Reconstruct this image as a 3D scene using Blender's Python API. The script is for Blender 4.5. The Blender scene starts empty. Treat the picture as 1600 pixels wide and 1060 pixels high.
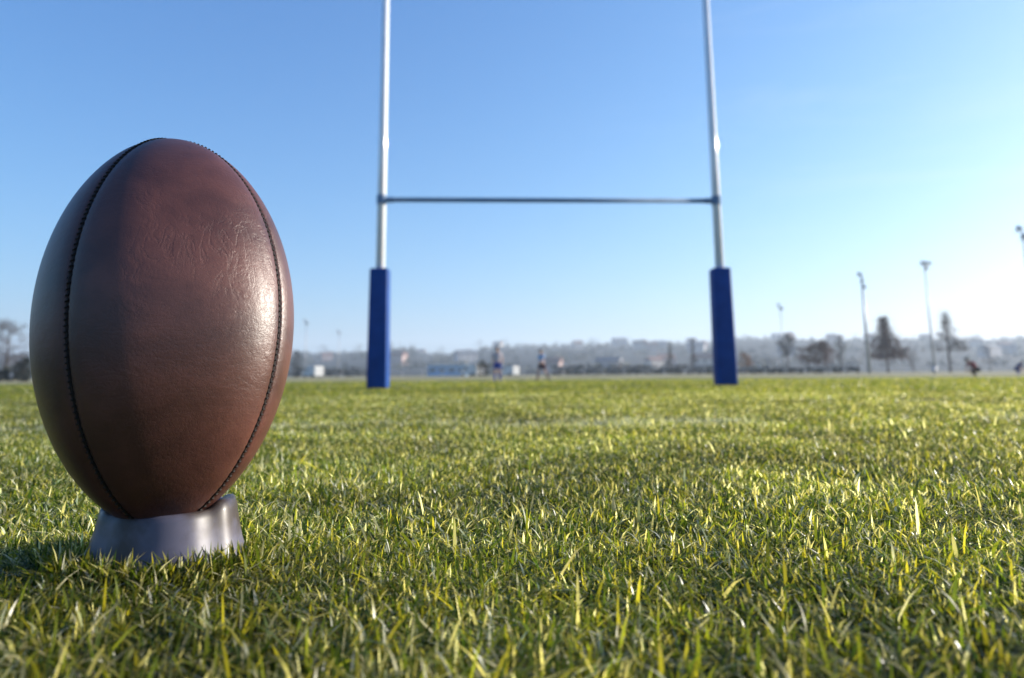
import bpy, bmesh, math, random
import numpy as np
from mathutils import Vector, Matrix, Euler

R = math.radians
random.seed(11)
rng = np.random.default_rng(7)
scene = bpy.context.scene
COL = scene.collection

# ------------------------------------------------------------------ camera
CAM_Z = 0.138
PITCH, ROLL = R(9.04), R(-0.45)
LENS, SHIFT_Y = 25.9, -0.0794
cd = bpy.data.cameras.new("camera")
cam = bpy.data.objects.new("camera", cd)
COL.objects.link(cam)
cd.sensor_width = 36.0
cd.lens = LENS
cd.shift_y = SHIFT_Y
cd.clip_start = 0.01
cd.clip_end = 9000
cam.location = (0, 0, CAM_Z)
CAM_M = Matrix.Rotation(math.pi / 2 + PITCH, 3, 'X') @ Matrix.Rotation(ROLL, 3, 'Z')
cam.rotation_euler = CAM_M.to_euler()
cd.dof.use_dof = True
cd.dof.focus_distance = 0.61
cd.dof.aperture_fstop = 5.8
scene.camera = cam

# ------------------------------------------------------------------ sky, sun, exposure
SUN_EL = R(15.2)
SUN_AZ = R(73)            # clockwise from +Y (straight ahead) towards +X (right)
w = bpy.data.worlds.new("World")
scene.world = w
w.use_nodes = True
nt = w.node_tree
for n in list(nt.nodes):
    nt.nodes.remove(n)
sky = nt.nodes.new("ShaderNodeTexSky")
sky.sky_type = 'NISHITA'
sky.sun_disc = False
sky.sun_elevation = SUN_EL
sky.sun_rotation = SUN_AZ
sky.altitude = 100
sky.air_density = 1.0
sky.dust_density = 1.6
sky.ozone_density = 4.5
bg = nt.nodes.new("ShaderNodeBackground")
bg.inputs['Strength'].default_value = 0.113
wo = nt.nodes.new("ShaderNodeOutputWorld")
tint = nt.nodes.new("ShaderNodeMix")
tint.data_type = 'RGBA'
tint.blend_type = 'MULTIPLY'
tint.inputs[0].default_value = 1.0
tint.inputs[7].default_value = (0.88, 0.955, 0.99, 1)
# clear winter air: deeper blue away from the sun, paler towards it and the horizon
ssp = nt.nodes.new("ShaderNodeSeparateColor")
scb = nt.nodes.new("ShaderNodeCombineColor")
nt.links.new(sky.outputs[0], ssp.inputs[0])
for ci, (pw, am) in enumerate(((1.20, 0.97 * 0.222 ** 0.20), (0.96, 0.90 * 0.222 ** -0.04), (0.72, 0.938 * 0.222 ** -0.28))):
    p_ = nt.nodes.new("ShaderNodeMath")
    p_.operation = 'POWER'
    p_.inputs[1].default_value = pw
    q_ = nt.nodes.new("ShaderNodeMath")
    q_.operation = 'MULTIPLY'
    q_.inputs[1].default_value = am
    nt.links.new(ssp.outputs[ci], p_.inputs[0])
    nt.links.new(p_.outputs[0], q_.inputs[0])
    nt.links.new(q_.outputs[0], scb.inputs[ci])
nt.links.new(scb.outputs[0], tint.inputs[6])
# faint high cirrus low over the right side
stc = nt.nodes.new("ShaderNodeTexCoord")
smp = nt.nodes.new("ShaderNodeMapping")
smp.inputs['Scale'].default_value = (1.2, 1.2, 7.0)
smp.inputs['Rotation'].default_value = (0.12, -0.16, 0.0)
snz = nt.nodes.new("ShaderNodeTexNoise")
snz.inputs['Scale'].default_value = 2.2
snz.inputs['Detail'].default_value = 8
snz.inputs['Roughness'].default_value = 0.62
snz.inputs['Distortion'].default_value = 0.4
srp = nt.nodes.new("ShaderNodeValToRGB")
srp.color_ramp.elements[0].position = 0.52
srp.color_ramp.elements[0].color = (0, 0, 0, 1)
srp.color_ramp.elements[1].position = 0.85
srp.color_ramp.elements[1].color = (0.22, 0.22, 0.22, 1)
nt.links.new(stc.outputs['Generated'], smp.inputs['Vector'])
nt.links.new(smp.outputs[0], snz.inputs['Vector'])
nt.links.new(snz.outputs[0], srp.inputs[0])
cirrus = nt.nodes.new("ShaderNodeMix")
cirrus.data_type = 'RGBA'
cirrus.inputs[7].default_value = (4.2, 4.3, 4.6, 1)
ssx = nt.nodes.new("ShaderNodeSeparateXYZ")
nt.links.new(stc.outputs['Generated'], ssx.inputs[0])
srt = nt.nodes.new("ShaderNodeMapRange")          # only towards the right (+X)
srt.inputs['From Min'].default_value = 0.05
srt.inputs['From Max'].default_value = 0.55
nt.links.new(ssx.outputs['X'], srt.inputs['Value'])
sml = nt.nodes.new("ShaderNodeMath")
sml.operation = 'MULTIPLY'
nt.links.new(srt.outputs[0], sml.inputs[0])
nt.links.new(srp.outputs[0], sml.inputs[1])
nt.links.new(sml.outputs[0], cirrus.inputs[0])
nt.links.new(tint.outputs[2], cirrus.inputs[6])
nt.links.new(cirrus.outputs[2], bg.inputs[0])
nt.links.new(bg.outputs[0], wo.inputs[0])

ld = bpy.data.lights.new("sun", 'SUN')
ld.energy = 5.0
ld.angle = R(0.5)
ld.color = (1.0, 0.95, 0.85)
sun = bpy.data.objects.new("sun", ld)
COL.objects.link(sun)
sun_dir = Vector((math.cos(SUN_EL) * math.sin(SUN_AZ), math.cos(SUN_EL) * math.cos(SUN_AZ), math.sin(SUN_EL)))
sun.rotation_euler = sun_dir.to_track_quat('Z', 'Y').to_euler()
sun.location = (5, 3, 6)

scene.view_settings.view_transform = 'Standard'
scene.view_settings.look = 'None'
scene.view_settings.exposure = 1.20
scene.view_settings.gamma = 1.0

# ------------------------------------------------------------------ helpers
F_PX = LENS / 36.0 * 1600.0
CY = 530.0 + SHIFT_Y * 1600.0


def at(px, py, d):
    """A point of the place that lies at the distance d ahead (world Y) and shows at px, py."""
    v = CAM_M @ Vector(((px - 800.0) / F_PX, -(py - CY) / F_PX, -1.0))
    return Vector((0, 0, CAM_Z)) + v * (d / v.y)


def mat(name, col, rough=0.6, spec=0.5, metal=0.0, var=0.0, scale=8.0, bump=0.0):
    m = bpy.data.materials.new(name)
    m.use_nodes = True
    t = m.node_tree
    b = t.nodes['Principled BSDF']
    b.inputs['Base Color'].default_value = (*col, 1)
    b.inputs['Roughness'].default_value = rough
    b.inputs['Specular IOR Level'].default_value = spec
    b.inputs['Metallic'].default_value = metal
    if var or bump:
        tc = t.nodes.new("ShaderNodeTexCoord")
        nz = t.nodes.new("ShaderNodeTexNoise")
        nz.inputs['Scale'].default_value = scale
        nz.inputs['Detail'].default_value = 6
        t.links.new(tc.outputs['Object'], nz.inputs['Vector'])
    if var:
        rp = t.nodes.new("ShaderNodeValToRGB")
        rp.color_ramp.elements[0].position = 0.3
        rp.color_ramp.elements[1].position = 0.7
        rp.color_ramp.elements[0].color = (*[c * (1 - var) for c in col], 1)
        rp.color_ramp.elements[1].color = (*[min(1, c * (1 + var)) for c in col], 1)
        t.links.new(nz.outputs[0], rp.inputs[0])
        t.links.new(rp.outputs[0], b.inputs['Base Color'])
    if bump:
        bp = t.nodes.new("ShaderNodeBump")
        bp.inputs['Strength'].default_value = bump
        bp.inputs['Distance'].default_value = 0.02
        t.links.new(nz.outputs[0], bp.inputs['Height'])
        t.links.new(bp.outputs[0], b.inputs['Normal'])
    return m


def link_mesh(name, me, m=None, parent=None, smooth=False):
    o = bpy.data.objects.new(name, me)
    COL.objects.link(o)
    if m is not None:
        me.materials.append(m)
    if parent is not None:
        o.parent = parent
    if smooth:
        me.polygons.foreach_set("use_smooth", [True] * len(me.polygons))
    return o


def obj(name, bm, m, parent=None, smooth=False):
    me = bpy.data.meshes.new(name)
    bm.normal_update()
    bm.to_mesh(me)
    bm.free()
    return link_mesh(name, me, m, parent, smooth)


def tag(o, label=None, cat=None, group=None, kind=None):
    if label:
        o['label'] = label
    if cat:
        o['category'] = cat
    if group:
        o['group'] = group
    if kind:
        o['kind'] = kind
    return o


def thing(name, loc, label, cat, group=None, rz=0.0):
    e = bpy.data.objects.new(name, None)
    COL.objects.link(e)
    e.location = loc
    e.rotation_euler = (0, 0, rz)
    e.empty_display_size = 0.1
    return tag(e, label, cat, group)


def dup(root, loc, rz=0.0, sc=1.0, label=None):
    r = root.copy()
    COL.objects.link(r)
    r.location = loc
    r.rotation_euler = (0, 0, rz)
    r.scale = (sc, sc, sc)
    if label:
        r['label'] = label
    for ch in list(root.children):
        c = ch.copy()
        COL.objects.link(c)
        c.parent = r
        for g in list(ch.children):
            q = g.copy()
            COL.objects.link(q)
            q.parent = c
    return r


def add_box(bm, x0, x1, y0, y1, z0, z1, bevel=0.0):
    g = bmesh.ops.create_cube(bm, size=1.0)
    vs = g['verts']
    for v in vs:
        v.co = Vector(((x0 + x1) / 2 + v.co.x * (x1 - x0), (y0 + y1) / 2 + v.co.y * (y1 - y0), (z0 + z1) / 2 + v.co.z * (z1 - z0)))
    if bevel:
        es = list({e for v in vs for e in v.link_edges})
        bmesh.ops.bevel(bm, geom=es, offset=bevel, segments=3, affect='EDGES', profile=0.5)


def add_tube(bm, p0, p1, r0, r1=None, seg=12, cap=True):
    r1 = r0 if r1 is None else r1
    p0, p1 = Vector(p0), Vector(p1)
    d = (p1 - p0)
    q = d.to_track_quat('Z', 'Y').to_matrix()
    a, b = [], []
    for i in range(seg):
        t = 2 * math.pi * i / seg
        c = Vector((math.cos(t), math.sin(t), 0))
        a.append(bm.verts.new(p0 + q @ (c * r0)))
        b.append(bm.verts.new(p1 + q @ (c * r1)))
    for i in range(seg):
        j = (i + 1) % seg
        bm.faces.new((a[i], a[j], b[j], b[i]))
    if cap:
        bm.faces.new(a[::-1])
        bm.faces.new(b)


def add_blob(bm, c, rx, ry, rz, sub=2):
    g = bmesh.ops.create_icosphere(bm, subdivisions=sub, radius=1.0)
    for v in g['verts']:
        v.co = Vector((c[0] + v.co.x * rx, c[1] + v.co.y * ry, c[2] + v.co.z * rz))


def vnoise(x, y, seed=0):
    """smooth value noise, numpy"""
    xi = np.floor(x).astype(np.int64)
    yi = np.floor(y).astype(np.int64)
    xf, yf = x - xi, y - yi
    u, v = xf * xf * (3 - 2 * xf), yf * yf * (3 - 2 * yf)

    def h(a, b):
        n = (a * 374761393 + b * 668265263 + seed * 1442695041) & 0xffffffff
        n = ((n ^ (n >> 13)) * 1274126177) & 0xffffffff
        return ((n ^ (n >> 16)) & 0xffff) / 65535.0
    return (h(xi, yi) * (1 - u) + h(xi + 1, yi) * u) * (1 - v) + (h(xi, yi + 1) * (1 - u) + h(xi + 1, yi + 1) * u) * v


def ground_z(x, y):
    """height of the pitch: flat by the ball, a very shallow dip beyond the posts, small lumps"""
    x = np.asarray(x, dtype=float)
    y = np.asarray(y, dtype=float)
    r = np.clip((y - 14) / 30, 0, 1)
    dip = -0.16 * (r * r * (3 - 2 * r))
    q = np.clip((y - 50) / 45, 0, 1)
    dip = dip + 0.15 * (q * q * (3 - 2 * q))
    g = np.clip((y - 3.5) / 7.5, 0, 1)
    dip = dip - 0.060 * (g * g * (3 - 2 * g)) * (1 - q)
    fade = np.clip(1.4 - np.hypot(x, y) / 12, 0, 1)
    l = (vnoise(x * 3 + 50, y * 3 + 50, 3) - 0.5) * 0.012 + (vnoise(x * 0.9 + 9, y * 0.9 + 9, 5) - 0.5) * 0.014
    return dip + l * fade


def gz(x, y):
    return float(ground_z(np.array([x]), np.array([y]))[0])


# ------------------------------------------------------------------ ground
def make_ground():
    ys = np.concatenate([np.linspace(-1.5, 4, 90), np.geomspace(4.1, 240, 110), [300, 500, 900, 1600, 2600]])
    ts = np.linspace(-1, 1, 121)
    xs = np.sign(ts) * (np.abs(ts) ** 2.6) * 2200 + ts * 5
    ys = np.concatenate([[-1500, -300, -60, -12, -4], ys])
    X, Y = np.meshgrid(xs, ys)
    Z = ground_z(X, Y)
    n, m_ = X.shape
    V = np.stack([X.ravel(), Y.ravel(), Z.ravel()], 1)
    i = np.arange(n * m_).reshape(n, m_)
    Fc = np.stack([i[:-1, :-1].ravel(), i[:-1, 1:].ravel(), i[1:, 1:].ravel(), i[1:, :-1].ravel()], 1)
    me = bpy.data.meshes.new("ground")
    me.from_pydata(V.tolist(), [], Fc.tolist())
    m = bpy.data.materials.new("turf_soil")
    m.use_nodes = True
    t = m.node_tree
    b = t.nodes['Principled BSDF']
    b.inputs['Roughness'].default_value = 0.95
    b.inputs['Specular IOR Level'].default_value = 0.15
    g = t.nodes.new("ShaderNodeNewGeometry")
    n1 = t.nodes.new("ShaderNodeTexNoise")
    n1.inputs['Scale'].default_value = 0.22
    n1.inputs['Detail'].default_value = 8
    n1.inputs['Roughness'].default_value = 0.65
    n2 = t.nodes.new("ShaderNodeTexNoise")
    n2.inputs['Scale'].default_value = 25
    n2.inputs['Detail'].default_value = 5
    for q in (n1, n2):
        t.links.new(g.outputs['Position'], q.inputs['Vector'])
    r1 = t.nodes.new("ShaderNodeValToRGB")
    e = r1.color_ramp.elements
    e[0].position, e[0].color = 0.35, (0.085, 0.095, 0.020, 1)
    e[1].position, e[1].color = 0.68, (0.185, 0.185, 0.045, 1)
    t.links.new(n1.outputs[0], r1.inputs[0])
    sep = t.nodes.new("ShaderNodeSeparateXYZ")
    t.links.new(g.outputs['Position'], sep.inputs[0])
    # near the ball the soil under the blades shows; far off the turf itself; past 55 m a dry verge
    near = t.nodes.new("ShaderNodeMapRange")
    near.inputs['From Min'].default_value = 6
    near.inputs['From Max'].default_value = 22
    t.links.new(sep.outputs['Y'], near.inputs['Value'])
    far = t.nodes.new("ShaderNodeMapRange")
    far.inputs['From Min'].default_value = 48
    far.inputs['From Max'].default_value = 56
    t.links.new(sep.outputs['Y'], far.inputs['Value'])
    soil = t.nodes.new("ShaderNodeValToRGB")
    e = soil.color_ramp.elements
    e[0].position, e[0].color = 0.35, (0.040, 0.038, 0.016, 1)
    e[1].position, e[1].color = 0.7, (0.110, 0.100, 0.045, 1)
    t.links.new(n2.outputs[0], soil.inputs[0])
    dry = t.nodes.new("ShaderNodeValToRGB")
    e = dry.color_ramp.elements
    e[0].position, e[0].color = 0.35, (0.20, 0.18, 0.085, 1)
    e[1].position, e[1].color = 0.65, (0.34, 0.30, 0.17, 1)
    t.links.new(n1.outputs[0], dry.inputs[0])
    m1 = t.nodes.new("ShaderNodeMix"); m1.data_type = 'RGBA'
    t.links.new(near.outputs[0], m1.inputs[0])
    t.links.new(soil.outputs[0], m1.inputs[6])
    t.links.new(r1.outputs[0], m1.inputs[7])
    m2 = t.nodes.new("ShaderNodeMix"); m2.data_type = 'RGBA'
    t.links.new(far.outputs[0], m2.inputs[0])
    t.links.new(m1.outputs[2], m2.inputs[6])
    t.links.new(dry.outputs[0], m2.inputs[7])
    t.links.new(m2.outputs[2], b.inputs['Base Color'])
    bp = t.nodes.new("ShaderNodeBump")
    bp.inputs['Strength'].default_value = 0.7
    bp.inputs['Distance'].default_value = 0.01
    t.links.new(n2.outputs[0], bp.inputs['Height'])
    t.links.new(bp.outputs[0], b.inputs['Normal'])
    o = link_mesh("ground", me, m, smooth=True)
    tag(o, kind='structure')
    return o


make_ground()

# ------------------------------------------------------------------ where ball and tee stand
BALL_R, BALL_H = 0.0945, 0.1518        # half width, half length
BALL_C = at(263.5, 505.5, 0.572)
TEE_X, TEE_Y = at(262, 850, 0.575).x, 0.575


# ------------------------------------------------------------------ grass
def make_grass():
    parts = []

    def emit(n, xs, ys, h, wd, bend, az, tw, colr):
        ok = (np.hypot(xs - TEE_X, ys - TEE_Y) > 0.058)
        xs, ys, h, wd, bend, az, tw, colr = [a[ok] for a in (xs, ys, h, wd, bend, az, tw, colr)]
        # blades beside the tee lean away from it
        dx, dy = xs - TEE_X, ys - TEE_Y
        near = (np.hypot(dx, dy) < 0.054 + h * bend * 0.95)
        az = np.where(near, np.arctan2(dy, dx) + rng.normal(0, .5, len(az)), az)
        parts.append((xs, ys, h, wd, bend, az, tw, colr))

    pal = np.array([[0.026, 0.050, 0.009], [0.085, 0.120, 0.016], [0.155, 0.178, 0.020],
                    [0.255, 0.232, 0.028], [0.44, 0.40, 0.22], [0.70, 0.67, 0.52]])

    def colours(n, xs, ys, prob):
        big = vnoise(xs * 1.3 + 100, ys * 1.3 + 100, 11)
        mid = vnoise(xs * 6 + 100, ys * 6 + 100, 12)
        k = rng.choice(6, n, p=prob)
        c = pal[k] * rng.uniform(0.75, 1.3, (n, 1))
        f = (0.46 + 0.45 * big + 0.65 * mid)[:, None]
        c = c * f
        # worn painted line across the pitch
        ly = 2.08 + 0.03 * xs
        on = (rng.random(n) < 0.60 * np.exp(-((ys - ly) / 0.13) ** 2) * np.clip(vnoise(xs * 2.1 + 34, ys * 2.5 + 30, 21) * 4 - 2.2, 0, 1))
        c[on] = np.array([0.42, 0.43, 0.41]) * rng.uniform(0.6, 1.1, (int(on.sum()), 1))
        return c

    def field(n, d0, d1, power, hmin, hmax, w0, half=0.86, prob=(.23, .20, .22, .12, .16, .07), wgrow=0.0):
        # density falls with distance^-power inside the wedge
        u = rng.random(n)
        a = 2 - power
        if abs(a) < 1e-6:
            d = d0 * (d1 / d0) ** u
        else:
            d = (d0 ** a + u * (d1 ** a - d0 ** a)) ** (1 / a)
        th = rng.uniform(-half, half, n)
        xs, ys = d * np.sin(th), d * np.cos(th)
        cl = vnoise(xs * 14 + 70, ys * 14 + 70, 8) * 0.6 + vnoise(xs * 4 + 70, ys * 4 + 70, 9) * 0.4
        hs = (hmin + (hmax - hmin) * rng.beta(2.2, 2.4, n)) * (0.62 + 0.75 * cl)
        wd = w0 * rng.uniform(0.6, 1.35, n) * np.maximum(1.0, (d / d0) ** wgrow)
        bend = np.abs(rng.normal(0.85, 0.6, n))
        az = rng.uniform(0, 2 * math.pi, n)
        tw = rng.normal(0, 0.7, n)
        emit(n, xs, ys, hs, wd, bend, az, tw, colours(n, xs, ys, prob))

    # close by, also to the sides
    n = 235000
    xs = rng.uniform(-1.25, 1.25, n)
    ys = rng.uniform(0.12, 1.5, n)
    cl = vnoise(xs * 14 + 70, ys * 14 + 70, 8) * 0.6 + vnoise(xs * 4 + 70, ys * 4 + 70, 9) * 0.4
    hs = (0.008 + 0.014 * rng.beta(2.0, 2.6, n)) * (0.6 + 0.8 * cl)
    lim = 1.0 + 0.25 * np.exp(-((ys - 0.36) / 0.08) ** 2)       # none tall right under the lens
    hs *= lim
    emit(n, xs, ys, hs, 0.00165 * rng.uniform(0.5, 1.5, n), np.abs(rng.normal(0.85, 0.6, n)),
         rng.uniform(0, 2 * math.pi, n), rng.normal(0, .7, n), colours(n, xs, ys, (.23, .20, .22, .12, .16, .07)))
    # short clover-like undergrowth
    n = 34000
    xs = rng.uniform(-1.25, 1.25, n)
    ys = rng.uniform(0.15, 1.8, n)
    emit(n, xs, ys, rng.uniform(0.006, 0.014, n), 0.0032 * rng.uniform(0.6, 1.4, n), rng.uniform(0.6, 1.6, n),
         rng.uniform(0, 2 * math.pi, n), rng.normal(0, .5, n), colours(n, xs, ys, (.15, .28, .25, .12, .15, .05)))
    field(400000, 1.35, 6.0, 1.55, 0.008, 0.021, 0.0019, wgrow=0.72)
    field(150000, 5.5, 20, 1.9, 0.009, 0.026, 0.0065, half=0.82, wgrow=0.9, prob=(.16, .30, .28, .16, .09, .01))
    field(70000, 18, 62, 2.0, 0.010, 0.030, 0.020, half=0.80, wgrow=0.9, prob=(.14, .30, .30, .16, .10, .0))
    # taller seeding or unmown blades, flattened straw
    n = 1500
    d = 0.30 + 3.2 * rng.random(n) ** 1.3
    th = rng.uniform(-0.9, 0.9, n)
    xs, ys = d * np.sin(th), d * np.cos(th)
    hs = rng.uniform(0.020, 0.038, n) * np.clip((d - 0.12) / 0.4, 0.45, 1)
    emit(n, xs, ys, hs, rng.uniform(0.0016, 0.0034, n), np.abs(rng.normal(0.5, 0.5, n)), rng.uniform(0, 6.28, n),
         rng.normal(0, .6, n), colours(n, xs, ys, (.06, .18, .26, .22, .20, .08)))
    n = 4600                                          # dead blades lying over the sward
    d = 0.36 + 3.0 * rng.random(n) ** 1.2
    th = rng.uniform(-0.9, 0.9, n)
    xs, ys = d * np.sin(th), d * np.cos(th)
    emit(n, xs, ys, rng.uniform(0.011, 0.018, n), rng.uniform(0.0016, 0.0030, n), rng.uniform(1.2, 2.8, n),
         rng.uniform(0, 6.28, n), rng.normal(0, .5, n), colours(n, xs, ys, (0, 0, .1, .2, .4, .3)))
    n = 52000                                         # the nearest strip of turf, closest to the lens
    xs, ys = rng.uniform(-0.75, 0.75, n), rng.uniform(0.16, 0.62, n)
    emit(n, xs, ys, rng.uniform(0.009, 0.021, n), rng.uniform(0.0009, 0.0021, n), np.abs(rng.normal(0.9, 0.6, n)), rng.uniform(0, 6.28, n),
         rng.normal(0, .7, n), colours(n, xs, ys, (.10, .24, .30, .20, .12, .04)))
    n = 1500
    xs, ys = rng.uniform(-0.60, 0.60, n), rng.uniform(0.24, 0.44, n)
    emit(n, xs, ys, rng.uniform(0.020, 0.034, n), rng.uniform(0.0014, 0.0027, n), np.abs(rng.normal(0.6, 0.5, n)), rng.uniform(0, 6.28, n),
         rng.normal(0, .6, n), colours(n, xs, ys, (.02, .18, .32, .22, .20, .06)))
    n = 800                                           # tufts in front of the tee
    th = rng.uniform(-2.9, -0.25, n)
    d = rng.uniform(0.058, 0.085, n)
    xs, ys = TEE_X + d * np.cos(th), TEE_Y + d * np.sin(th)
    emit(n, xs, ys, rng.uniform(0.016, 0.030, n), rng.uniform(0.0014, 0.0026, n), np.abs(rng.normal(0.5, 0.4, n)), rng.uniform(0, 6.28, n),
         rng.normal(0, .6, n), colours(n, xs, ys, (.15, .25, .25, .15, .15, .05)))

    xs, ys, h, wd, bend, az, tw, colr = [np.concatenate([p[i] for p in parts]) for i in range(8)]
    n = len(xs)
    z0 = ground_z(xs, ys) - 0.002
    lv = np.array([0.0, 0.38, 0.74, 1.0])
    wl = np.array([0.85, 1.0, 0.72, 0.0])
    dirx, diry = np.cos(az), np.sin(az)
    wx, wy = np.cos(az + math.pi / 2 + tw), np.sin(az + math.pi / 2 + tw)
    V = np.zeros((n, 7, 3), dtype=np.float32)
    for k in range(4):
        t = lv[k]
        off = h * bend * (t ** 1.7)
        cx = xs + dirx * off
        cyv = ys + diry * off
        cz = z0 + h * (t - 0.22 * np.minimum(bend, 1.6) * t * t * t)
        if k < 3:
            hw = wd * wl[k] * 0.5
            V[:, 2 * k] = np.stack([cx - wx * hw, cyv - wy * hw, cz], 1)
            V[:, 2 * k + 1] = np.stack([cx + wx * hw, cyv + wy * hw, cz], 1)
        else:
            V[:, 6] = np.stack([cx, cyv, cz], 1)
    base = (np.arange(n) * 7)[:, None]
    q = np.array([[0, 1, 3, 2], [2, 3, 5, 4]])
    quads = (base[:, :, None] + q[None]).reshape(-1, 8)
    tri = base + np.array([[4, 5, 6]])
    loops = np.concatenate([quads, tri], 1).astype(np.int32).ravel()
    tot = np.tile(np.array([4, 4, 3], dtype=np.int32), n)
    start = np.concatenate([[0], np.cumsum(tot)[:-1]]).astype(np.int32)
    me = bpy.data.meshes.new("grass")
    me.vertices.add(n * 7)
    me.vertices.foreach_set("co", V.ravel())
    me.loops.add(len(loops))
    me.loops.foreach_set("vertex_index", loops)
    me.polygons.add(len(tot))
    me.polygons.foreach_set("loop_start", start)
    me.polygons.foreach_set("loop_total", tot)
    me.polygons.foreach_set("use_smooth", np.ones(len(tot), dtype=bool))
    ca = me.attributes.new("tint", 'FLOAT_COLOR', 'POINT')
    C4 = np.ones((n, 7, 4), dtype=np.float32)
    C4[:, :, :3] = colr[:, None, :]
    tipf = rng.random(n) < 0.22                       # dry mown tips
    C4[tipf, 6, :3] = np.array([0.34, 0.29, 0.14])
    ca.data.foreach_set("color", C4.ravel())
    me.update(calc_edges=True)

    m = bpy.data.materials.new("grass_blade")
    m.use_nodes = True
    t = m.node_tree
    b = t.nodes['Principled BSDF']
    out = t.nodes['Material Output']
    at_ = t.nodes.new("ShaderNodeAttribute")
    at_.attribute_name = "tint"
    t.links.new(at_.outputs['Color'], b.inputs['Base Color'])
    b.inputs['Roughness'].default_value = 0.33
    b.inputs['Specular IOR Level'].default_value = 0.35
    tr = t.nodes.new("ShaderNodeBsdfTranslucent")
    mul = t.nodes.new("ShaderNodeMix"); mul.data_type = 'RGBA'; mul.blend_type = 'MULTIPLY'
    mul.inputs[0].default_value = 1.0
    mul.inputs[7].default_value = (1.95, 1.90, 0.90, 1)
    t.links.new(at_.outputs['Color'], mul.inputs[6])
    t.links.new(mul.outputs[2], tr.inputs['Color'])
    mx = t.nodes.new("ShaderNodeMixShader")
    mx.inputs[0].default_value = 0.54
    t.links.new(b.outputs[0], mx.inputs[1])
    t.links.new(tr.outputs[0], mx.inputs[2])
    t.links.new(mx.outputs[0], out.inputs['Surface'])
    o = link_mesh("grass", me, m)
    tag(o, "short yellow green turf with straw blades covering the whole pitch", "grass", kind='stuff')
    print("blades", n)


make_grass()


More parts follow.
